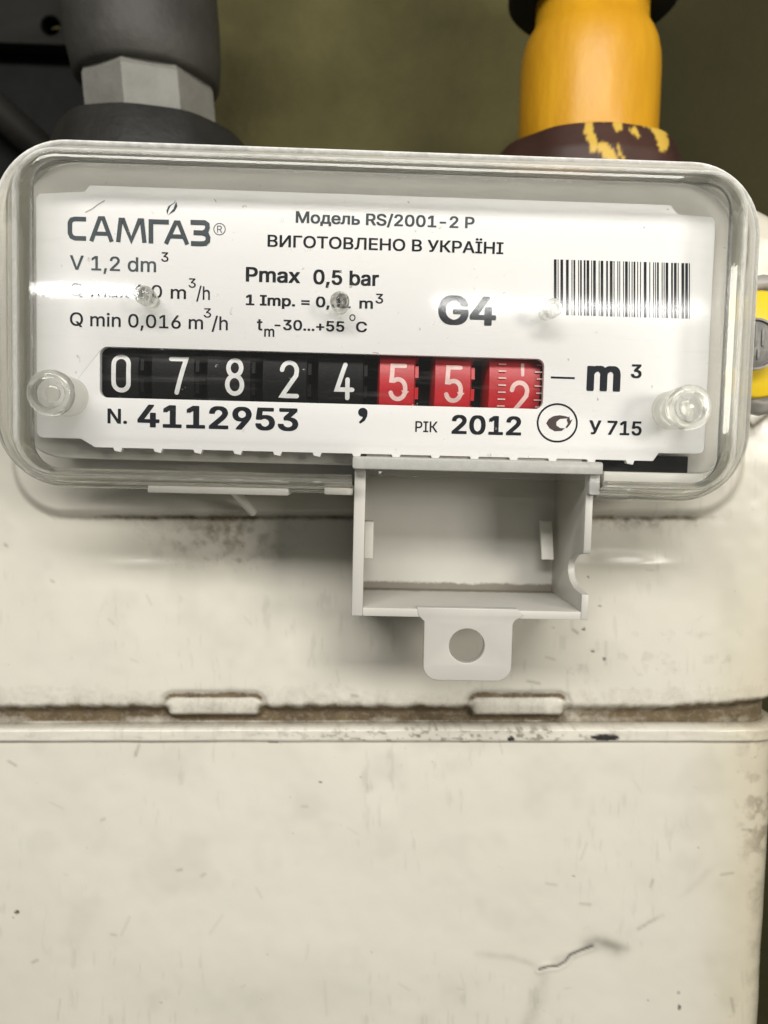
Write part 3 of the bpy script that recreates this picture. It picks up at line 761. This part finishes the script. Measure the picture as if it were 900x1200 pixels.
# the maker's name in its own square lettering, with the small flame
def st(pts, wd=.66, closed=False): return stroke_polys(PXP(pts), wd, closed, caps=False)
S = lambda x, y: (x, y+(x-80)*.029)
def letter(pts, **k_): return st([S(*p) for p in pts], **k_)
logo = [
 letter([(101, 256.4), (88, 256.4), (84, 257.5), (82, 261), (82, 273), (84, 277.3), (88, 279), (101, 279)]),
 letter([(107, 282), (117, 254.8), (121, 254.8), (131, 282)], wd=.60), letter([(112.5, 272.8), (126, 272.8)], wd=.56),
 letter([(138.6, 282), (141.5, 256), (144.5, 256), (154, 279.5), (163.5, 256), (166.5, 256), (169.4, 282)], wd=.62),
 letter([(177, 282.4), (177, 257), (198, 257)]),
 letter([(194.5, 282.4), (206, 257.3), (209.5, 257.3), (219.5, 282.4)], wd=.60), letter([(200, 273.5), (214.5, 273.5)], wd=.56),
 letter([(223.5, 256.4), (240, 256.4), (243, 258.5), (243.4, 262), (242, 266), (238, 268.4), (227, 268.4)]),
 letter([(238.6, 268.8), (242.6, 270.5), (244, 274), (243.6, 278), (240.6, 280.6), (236, 281.2), (224, 281.2)]),
]
print_flat('maker_name', logo, M_WASHEDINK, dial)
print_flat('registered_mark', [st([(257.3+6.7*math.cos(t), 268.6+6.7*math.sin(t)) for t in np.linspace(0, 2*math.pi, 24, endpoint=False)], .12, True),
    st([(255, 272.6), (255, 265), (258.3, 265), (259.6, 266.3), (259.4, 268), (258, 269), (255.4, 269)], .12), st([(257.6, 269.1), (260, 272.8)], .12)], M_WASHEDINK, dial)
print_flat('flame_mark', [[PXP([(196.2, 251.5), (195, 247), (197.5, 241.5), (203.5, 238), (206, 234.5), (205, 237.8), (200, 241.5), (197.6, 246.5)])],
    [PXP([(206.8, 236.5), (208, 242), (204.8, 247.6), (199, 251), (196.8, 252.6), (200, 248.6), (203.6, 244.4), (205, 240)])]], M_WASHEDINK, dial)
# approval emblem: ring with a dark open oval
print_flat('approval_emblem', [st([(653+23.0*math.cos(t), 495.6+22.0*math.sin(t)) for t in np.linspace(0, 2*math.pi, 48, endpoint=False)], .28, True)], M_INK, dial)
print_flat('emblem_oval', [[PXP([(640, 496), (643, 491), (649, 487.5), (656, 486.5), (664, 488), (668, 490), (663, 490.5), (656, 491), (652, 494.5), (652, 498.5), (656, 501.5), (662, 502), (658, 505), (650, 505.5), (644, 502)])],
    [PXP([(664, 492), (667, 487.5), (668, 493), (671, 491), (668, 497.5), (664.5, 501.5), (662.5, 501), (665.5, 496.5)])]], M_BROWNINK, dial)
# barcode
rng = np.random.RandomState(7); bars = []; xx = 649.0
while xx < 808:
    wbar = rng.choice([1.1, 1.1, 2.1, 3.2]); gap = rng.choice([1.2, 1.2, 2.2, 3.3])
    if xx+wbar > 808.5: break
    sl = .029*(xx-649); bot = 369 if xx > 662 else 361
    bars.append(PXP([(xx, 304+sl), (xx+wbar, 304+sl), (xx+wbar, bot+sl), (xx, bot+sl)])); xx += wbar+gap
print_flat('barcode', [bars], M_INK, dial)
# small scuffs and lint on the dial
M_SCUFF = simple('grey_scuff', (.42, .40, .36), .6)
for pts_, w_ in (([(251, 233), (253.5, 237)], .12), ([(100, 249), (108, 245), (116, 239), (123, 235)], .18), ([(437, 413), (444, 414)], .1)):
    print_flat('scuff_mark', [st(pts_, w_)], M_SCUFF, dial)

# ---- clear cover
cover = empty('clear_cover', (0, 0, 0)); child(cover, meter)
YFR = -6.5
FX0, FZ1 = q(29, 187, YFR); FX1 = q(862, 300, YFR)[0]; FZ0 = q(300, 556, YFR)[1]; FZ1 = q(450, 195, YFR)[1]
BX0 = q(0, 300, 1.5)[0]; BX1 = q(880, 330, 1.5)[0]; BZ1 = q(450, 183, 1.5)[1]; BZ0 = q(200, 572, 1.5)[1]
def frame(dl, rr_, Y, n=10, yy=None):
    """outline dl = 0 at the front pane's edge .. 1 at the outer rim"""
    x0 = FX0+(BX0-FX0)*dl; x1 = FX1+(BX1-FX1)*dl; z0 = FZ0+(BZ0-FZ0)*dl; z1 = FZ1+(BZ1-FZ1)*dl
    return [(x, Y, z) for x, z in rrect(x0, z0, x1, z1, rr_, n)]
pr = [(-.10, 3.6, YFR+1.3), (.28, 6.2, YFR+1.9), (.50, 7.4, -.5), (.52, 7.6, 2.6), (1.0, 10.2, 2.6), (1.06, 10.6, 2.1), (1.06, 10.6, .2), (1.0, 10.3, -.5), (.92, 9.8, -.62), (.70, 8.4, -.8), (.66, 8.1, -1.0), (.62, 7.9, -1.5), (.34, 6.0, YFR+1.1), (.29, 5.6, YFR+.65), (.22, 5.2, YFR+.3), (.10, 4.6, YFR+.06), (.02, 4.2, YFR), (-.10, 3.6, YFR)]
EDGE = {5: .5, 6: .6, 7: 1.0, 8: .55, 10: .5, 13: .8, 14: .5}  # frost on the outer rim; inner edge rings paint in bright glint lines
tx0 = q(413, 534, -4.2)[0]; tx1 = q(706, 558, -4.2)[0]
fr_ = []
for p_ in pr:                                       # the rim runs round from one end of the pocket to the other
    f_ = frame(*p_, n=14); z_ = f_[14][2]; half = len(f_)//4
    fr_.append([(tx1-.05, p_[2], z_)]+f_[half:]+f_[:half]+[(tx0+.05, p_[2], z_)])
npr = len(pr); npath = len(fr_[0])
rim = sweep_rings('cover_rim', [[fr_[k_][j_] for k_ in range(npr)] for j_ in range(npath)], M_RIM, cover, cap0=True, cap1=True)
co = np.empty(len(rim.data.vertices)*3); rim.data.vertices.foreach_get('co', co); co = co.reshape(-1, 3)/MM
wpx, wpy = proj(co[:, 0], co[:, 1], co[:, 2])
kid = np.tile(np.arange(npr), npath)
eg = np.array([EDGE.get(int(k_), .0) for k_ in kid])
upper = .12+.88*sstep(-wpy, -345, -205)
upper = np.where(np.isin(kid, (13, 14, 10)), np.maximum(upper, .75), upper)
wr = .008+eg*upper*(.5+.95*fbm(wpx/22, wpy/22, 3, 21))
wa = rim.data.color_attributes.new('wear_and_glint', 'FLOAT_COLOR', 'POINT'); wa.data.foreach_set('color', np.repeat(wr.astype(np.float32), 4))
sweep_front = plate('front_pane', [[(x, z) for x, _, z in frame(-.10, 3.6, 0, n=14)]], YFR+.02, YFR+1.28, M_CLEAR, cover)
def stud(name, px, py, Yf, Yb, r, rin, parent, material):
    c = at(px, py, Yf); n = 40
    def ring(r_, Y): return [(c[0]+r_*math.cos(a), Y, c[2]+r_*math.sin(a)) for a in np.linspace(0, 2*math.pi, n, endpoint=False)]
    if rin: prof = [(rin, Yf+1.6), (rin, Yf+.3), (rin+.3, Yf), (r-.35, Yf), (r, Yf+.4), (r*1.0, Yb), (rin*.6, Yb), (rin*.3, Yf+1.7)]
    else: prof = [(r*.25, Yf-.25), (r*.7, Yf), (r, Yf+.5), (r*.95, (Yf+Yb)/2), (r*.8, Yb), (r*.15, Yb+.02)]
    return sweep_rings(name, [ring(*p) for p in prof], material, parent, cap0=True, cap1=True)
for bx_, bz_ in ((57, 460), (810, 477)):
    c = at(bx_, bz_, YFR-1.2)
    def ring(r_, Y): return [(c[0]+r_*math.cos(a), Y, c[2]+r_*math.sin(a)) for a in np.linspace(0, 2*math.pi, 48, endpoint=False)]
    sweep_rings('screw_boss', [ring(*p) for p in ((2.0, YFR-.03), (2.0, YFR-.9), (2.25, YFR-1.25), (2.8, YFR-1.25), (3.1, YFR-.9), (3.2, YFR-.03))], M_BOSS, cover, close=True)
    sweep_rings('boss_plug', [ring(*p) for p in ((1.2, YFR-.03), (1.2, YFR-.45), (.9, YFR-.6))], M_GLASS, cover, cap1=True, cap0=True)
    sweep_rings('boss_sleeve', [ring(*p) for p in ((2.5, YFR+1.3), (3.0, YFR+1.3), (2.85, -.1), (2.45, -.1))], M_SLEEVE, cover, close=True)
for px, py in ((168, 345), (398, 352), (649, 360)):
    stud('spacer_pin', px, py, YFR+1.4, -.2, 1.35, 0, cover, M_GLASS)
# tongue of the cover that laps over the pocket
tx0, tz1 = q(413, 534, -4.2); tx1, tz0 = q(706, 558, -4.2); tz1 = q(560, 538, -4.2)[1]; tz0 = q(560, 553, -4.2)[1]
box('cover_tongue', (tx0, -4.6, tz0), (tx1, 0.5, tz1), M_TONGUE, cover, .35)
box('tongue_lip', (q(690, 560, -3)[0], -3.4, q(690, 580, -3)[1]), (q(703, 560, -3)[0], 2.0, q(690, 556, -3)[1]), M_TONGUE, cover, .3)

# ---- white housing strips showing under the cover, and a rib
for a, b, c_ in ((173, 338, 568.5), (380, 414, 569.5)):
    p0, p1 = q(a, c_, -1), q(b, c_+9.5, -1); p0 = (p0[0], q((a+b)/2, c_+2.0, -1)[1]); p1 = (p1[0], q((a+b)/2, c_+10.5, -1)[1])
    box('ledge_strip', (p0[0], -1.2, p1[1]), (p1[0], 17.5, p0[1]), M_STRIP, idx, .2)
p0, p1 = q(697, 575, 0), q(735, 583, 0); box('ledge_strip', (p0[0], -.5, p1[1]), (p1[0], 17.5, p0[1]), M_STRIP, idx, .3)
p0, p1 = q(133, 566, 2), q(416, 578, 2); box('ledge_strip', (p0[0], 1.5, p1[1]+.3), (p1[0], 17.5, p0[1]), M_HOUSE, idx, .2)
a, b = at(272, 580, 6), at(296, 600, 16)
v = []
tube('rib', [tuple(a+np.array((0, 0, 1))), tuple(b)], .75, M_STRIP, idx, 8)

# ---- seal pocket
pocket = empty('seal_pocket', (0, 0, 0)); child(pocket, meter)
YP, YPB = -2.0, 17.0
ox0 = q(413.5, 640, YP)[0]; ix0 = q(427, 640, YP)[0]; ox1 = q(693, 640, YP)[0]; ix1 = q(684, 640, YP)[0]
oz0 = q(552, 724.5, YP)[1]; iz0 = q(552, 714.5, YP)[1]; ztp = q(560, 541, YP)[1]
bz0 = q(545, 689, YPB)[1]
pw = 1.0
# side and bottom walls (taper slightly inwards)
box('pocket_wall', (ox0, YP, oz0), (ix0, YPB+.8, ztp), M_POCKET, pocket, .22)
def zz(py, Y): return q(700, py, Y)[1]
prof = [(YP+1.0, zz(552, YP)), (YP+1.0, zz(575, YP)), (YP, zz(577, YP)), (YP, zz(644, YP)), (YP+.4, zz(650, YP))]
cz = (zz(652, YP)+zz(697, YP))/2; hr = (zz(650, YP)-zz(697, YP))/2
prof += [(YP+1.0+7.5*math.cos(t)*1.0, cz+hr*math.sin(t)) for t in np.linspace(math.radians(86), math.radians(-60), 12)]
prof += [(YP, zz(697, YP)), (YP, oz0+.0), (YPB+.8, oz0+.0), (YPB+.8, zz(552, YP))]
prism_x('pocket_wall', prof, ix1, ox1, M_POCKET, pocket, .18)
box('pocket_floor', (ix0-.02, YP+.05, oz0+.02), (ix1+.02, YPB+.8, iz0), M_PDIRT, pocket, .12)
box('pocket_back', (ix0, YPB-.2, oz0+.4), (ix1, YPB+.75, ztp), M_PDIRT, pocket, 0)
box('pocket_roof', (ix0+.02, 0.6, ztp-.15), (ix1-.02, YPB+.7, ztp+.9), M_POCKET, pocket, .1)
# slots in the two side walls: a dark one on the left, an off-white latch on the right
p0, p1 = q(425, 611, 9), q(436.5, 655, 9); box('latch', (ix0+.02, 9, p1[1]), (ix0+1.5, 12.2, p0[1]), M_HOUSE, pocket, .2)
p0, p1 = q(635, 611, 13.5), q(646, 655, 13.5)
prism_x('latch', [(12.5, p1[1]), (13.1, p1[1]), (15.6, p0[1]), (14.8, p0[1])], p0[0], p1[0]+.2, M_STRIP, pocket, .08)
# hanging lug with its hole
lz0 = q(548, 798, YP)[1]; lx0, lx1 = q(496.5, 760, YP)[0], q(600, 760, YP)[0]
hx, hz = q(547, 757, YP); sh = q(548, 712, YP)[1]
lug = [(lx0, lz0+2.2)]+arc(lx0+2.2, lz0+2.2, 2.2, 2.2, 180, 270, 6)+arc(lx1-2.2, lz0+2.2, 2.2, 2.2, 270, 360, 6)+[(lx1, oz0-1.0)]+arc(lx1+1.3, oz0-1.0, 1.3, 1.1, 180, 100, 5)+[(lx1+1.6, oz0+.6), (lx1+.6, sh-.1), (lx0-1.2, sh-.1), (lx0-.9, oz0+.2), (lx0-.05, oz0-.6)]
plate('seal_lug', [lug[1:], arc(hx, hz, 2.62, 2.55, 0, 360, 36)[:-1][::-1]], YP-.06, YP+1.6, M_POCKET, pocket, bev=.16)

# ---- wire seal on the right
sc = np.array(at(885, 405, 9.0)); 
seal = empty('lead_seal', sc, label='yellow disc seal with pressed grey lead slug beside the clear cover', category='seal')
def disc(name, c, r, y0, y1, material, parent, n=40, rnd=.4):
    def ring(r_, Y): return [(c[0]+r_*math.cos(a), Y, c[2]+r_*math.sin(a)) for a in np.linspace(0, 2*math.pi, n, endpoint=False)]
    o = sweep_rings(name, [ring(r-rnd, y0), ring(r, y0+rnd), ring(r, y1-rnd), ring(r-rnd, y1)], material, None, cap0=True, cap1=True)
    return child(o, parent)
disc('yellow_disc', (sc[0]-.2, 0, sc[2]), 8.4, 7.4, 10.5, M_SEALY, seal)
lc = np.array(at(880, 403, 5)); disc('lead_slug', (lc[0]+.5, 0, lc[2]), 4.0, 5.0, 7.35, M_LEAD, seal)
for dx, dz, hgt in ((-1.0, 1.2, 3.0), (.2, 1.4, 3.4), (1.3, 1.0, 2.6), (-.6, -1.6, 1.6), (.7, -1.6, 1.6), (0, -.3, .3)):
    o = box('stamped_mark', (lc[0]+.5+dx-.22, 4.78, lc[2]+dz-hgt/2), (lc[0]+.5+dx+.22, 4.98, lc[2]+dz+hgt/2), M_LEAD, None, .06); child(o, seal)
o = sweep_rings('slug_rim', [[(lc[0]+.5+r*math.cos(a), Y, lc[2]+r*math.sin(a)) for a in np.linspace(0, 2*math.pi, 40, endpoint=False)] for r, Y in ((3.6, 4.97), (3.65, 4.6), (3.95, 4.6), (4.0, 4.97))], M_LEAD, None, close=True); child(o, seal)
# grey lug of the housing that carries the seal
c1 = np.array(at(880, 337, 11))
o = tube('bracket_arm', [at(858, 355, 12.5), at(868, 343, 12), at(880, 334, 11.5), at(893, 331, 11.5), at(912, 333, 12)], 1.25, M_WIRE, None, 14); child(o, seal)
o = tube('bracket_arm', [at(860, 462, 13), at(872, 470, 12.5), at(888, 474, 12.5), at(912, 468, 13)], 1.9, M_WIRE, None, 14); child(o, seal)
# ================================================================== PIPES
def part(name, rings, material, root, n=None, **k_):
    return child(sweep_rings(name, rings, material, None, cap0=True, cap1=True, **k_), root)
PY = 76.0
# left: black nut, zinc collar, grey painted pipe
cL = np.array([at(168, 140, PY-22)[0]-1.0, PY, 0.0]); zt = ZT
zn = at(160, 118, PY-20)[2]; zc1 = at(170, 66, PY-14)[2]; zp = zc1
left = empty('grey_pipe_joint', (cL[0], PY, zt), label='dark grey painted pipe with zinc collar and black nut', category='pipe joint')
oct_ = lambda amp, kk, ph=0: (lambda a, z: 1-amp*abs(math.sin(kk*a/2+ph)))
tl = (-.10, .0)
def oct_wob(a, z): return 1+.012*math.sin(6*a+1)+.008*math.sin(11*a)
def base(c, z): return (c[0], c[1], z)
H = zn-zt
part('union_nut', lathe([(22.5, -1), (24.0, 0), (24.0, H*.55), (23, H*.8), (21, H*.97), (17.5, H)], base(cL, zt), 96, oct_wob, tl), M_DNUT, left)
HC = zc1-zn
part('hex_collar', lathe([(15.4, H-.6), (15.7, H+.4), (15.7, H+HC*.85), (15.0, H+HC)], base(cL, zt), 96, lambda a, z: .96*math.cos(math.pi/8)/math.cos(((a+.1308997) % (math.pi/4))-math.pi/8)*1.02, tl), M_COLLAR, left)
shade(bpy.data.objects['hex_collar'], 18)
part('pipe_body', lathe([(15.4, H+HC-.4), (16.4, H+HC+.6), (17.2, H+HC+6), (17.6, H+HC+14), (17.6, H+HC+60)], base(cL, zt), 64, None, tl), M_GPIPE, left)
# right: brown nut with yellow drips, yellow pipe
zn2 = at(690, 142, PY-17)[2]
cR = np.array([at(706, 100, PY-17)[0]+1.6, PY, 0.0]); H2 = zn2-zt
right = empty('yellow_gas_pipe', (cR[0], PY, zt), label='glossy yellow painted gas pipe rising from a brown nut', category='pipe')
nutr = part('union_nut', lathe([(22.5, -1), (23.5, 0), (23.5, H2*.5), (22.6, H2*.76), (20.4, H2*.95), (16.5, H2+.2)], base(cR, zt), 560, oct_wob, (.0, 0)), M_DRIP, right)
def drips(o):
    me = o.data; n = len(me.vertices); D = np.zeros((n, 4), np.float32)
    co = np.empty(n*3); me.vertices.foreach_get('co', co); co = co.reshape(-1, 3)/MM
    px, py = proj(co[:, 0], co[:, 1], co[:, 2])
    g = np.zeros(n)
    for pts, r in (([(690, 138), (690, 152), (694, 165), (696, 172)], 6), ([(680, 136), (706, 138)], 5), ([(722, 136), (724, 150)], 5), ([(706, 172), (716, 186), (722, 192)], 8),
                   ([(755, 140), (772, 152), (778, 168)], 8), ([(742, 152), (748, 160)], 4), ([(730, 186), (724, 172)], 2.5)):
        g = np.maximum(g, 1-sstep(sdline(px, py, pts)+9*(fbm(px/5, py/5, 4, 5)-.5), r-2, r))
    D[:, 0] = D[:, 1] = D[:, 2] = g; D[:, 3] = 1
    a_ = me.color_attributes.new('dirt', 'FLOAT_COLOR', 'POINT'); a_.data.foreach_set('color', D.ravel())
# refine the nut so that the drips have an edge
bm = bmesh.new(); bm.from_mesh(nutr.data); bmesh.ops.subdivide_edges(bm, edges=[e for e in bm.edges if abs(e.verts[0].co.z-e.verts[1].co.z) > .0006], cuts=9, use_grid_fill=True); bm.to_mesh(nutr.data); bm.free()
drips(nutr); shade(nutr, 60)
zk = at(700, -2, PY-15)[2]; K = zk-zt
part('pipe_body', lathe([(15.9, H2-.4), (16.1, H2+.8), (16.1, K-9), (15.9, K-6), (15.3, K-3.2), (14.4, K-1), (13.5, K+.4), (13.0, K+2), (12.9, K+60)], base(cR, zt), 72, None, (.0, 0)), M_YPIPE, right)
zs = at(690, -44, PY-18)[2]-zt
part('dark_ring', lathe([(18.5, zs+1), (19.5, zs+2), (19.5, zs+14), (18.5, zs+15)], base(cR, zt), 48, None), M_DIM, right)
# dark iron bracket on the wall behind the left pipe
br_ = empty('iron_bracket', (at(60, 60, 125)[0], 130, at(60, 110, 125)[2]), label='dim dark iron bracket plate with a round hole at far left', category='bracket')
a0 = q(-60, 52, 120); a1 = q(84, -60, 120); hc = q(62, 34, 120)
o = plate('bracket_plate', [[(a0[0], a0[1]), (a1[0], a0[1]), (a1[0], a1[1]), (a0[0], a1[1])], arc(hc[0], hc[1], 2.6, 2.6, 0, 360, 24)[:-1][::-1]], 118, 124, M_DIM, None, bev=.6); child(o, br_)
o = plate('shadow_sheet', [[q(-120, 46, 132), q(112, 46, 132), q(112, 300, 132), q(-120, 300, 132)]], 126, 132, M_BLACKBOX, None, bev=.6); child(o, br_)  # black sheet added for the deep shadow below the bracket plate
o = tube('bracket_bar', [at(-40, 95, 112), at(20, 150, 116), at(70, 195, 120)], 4.5, M_DIM, None, 14); child(o, br_)
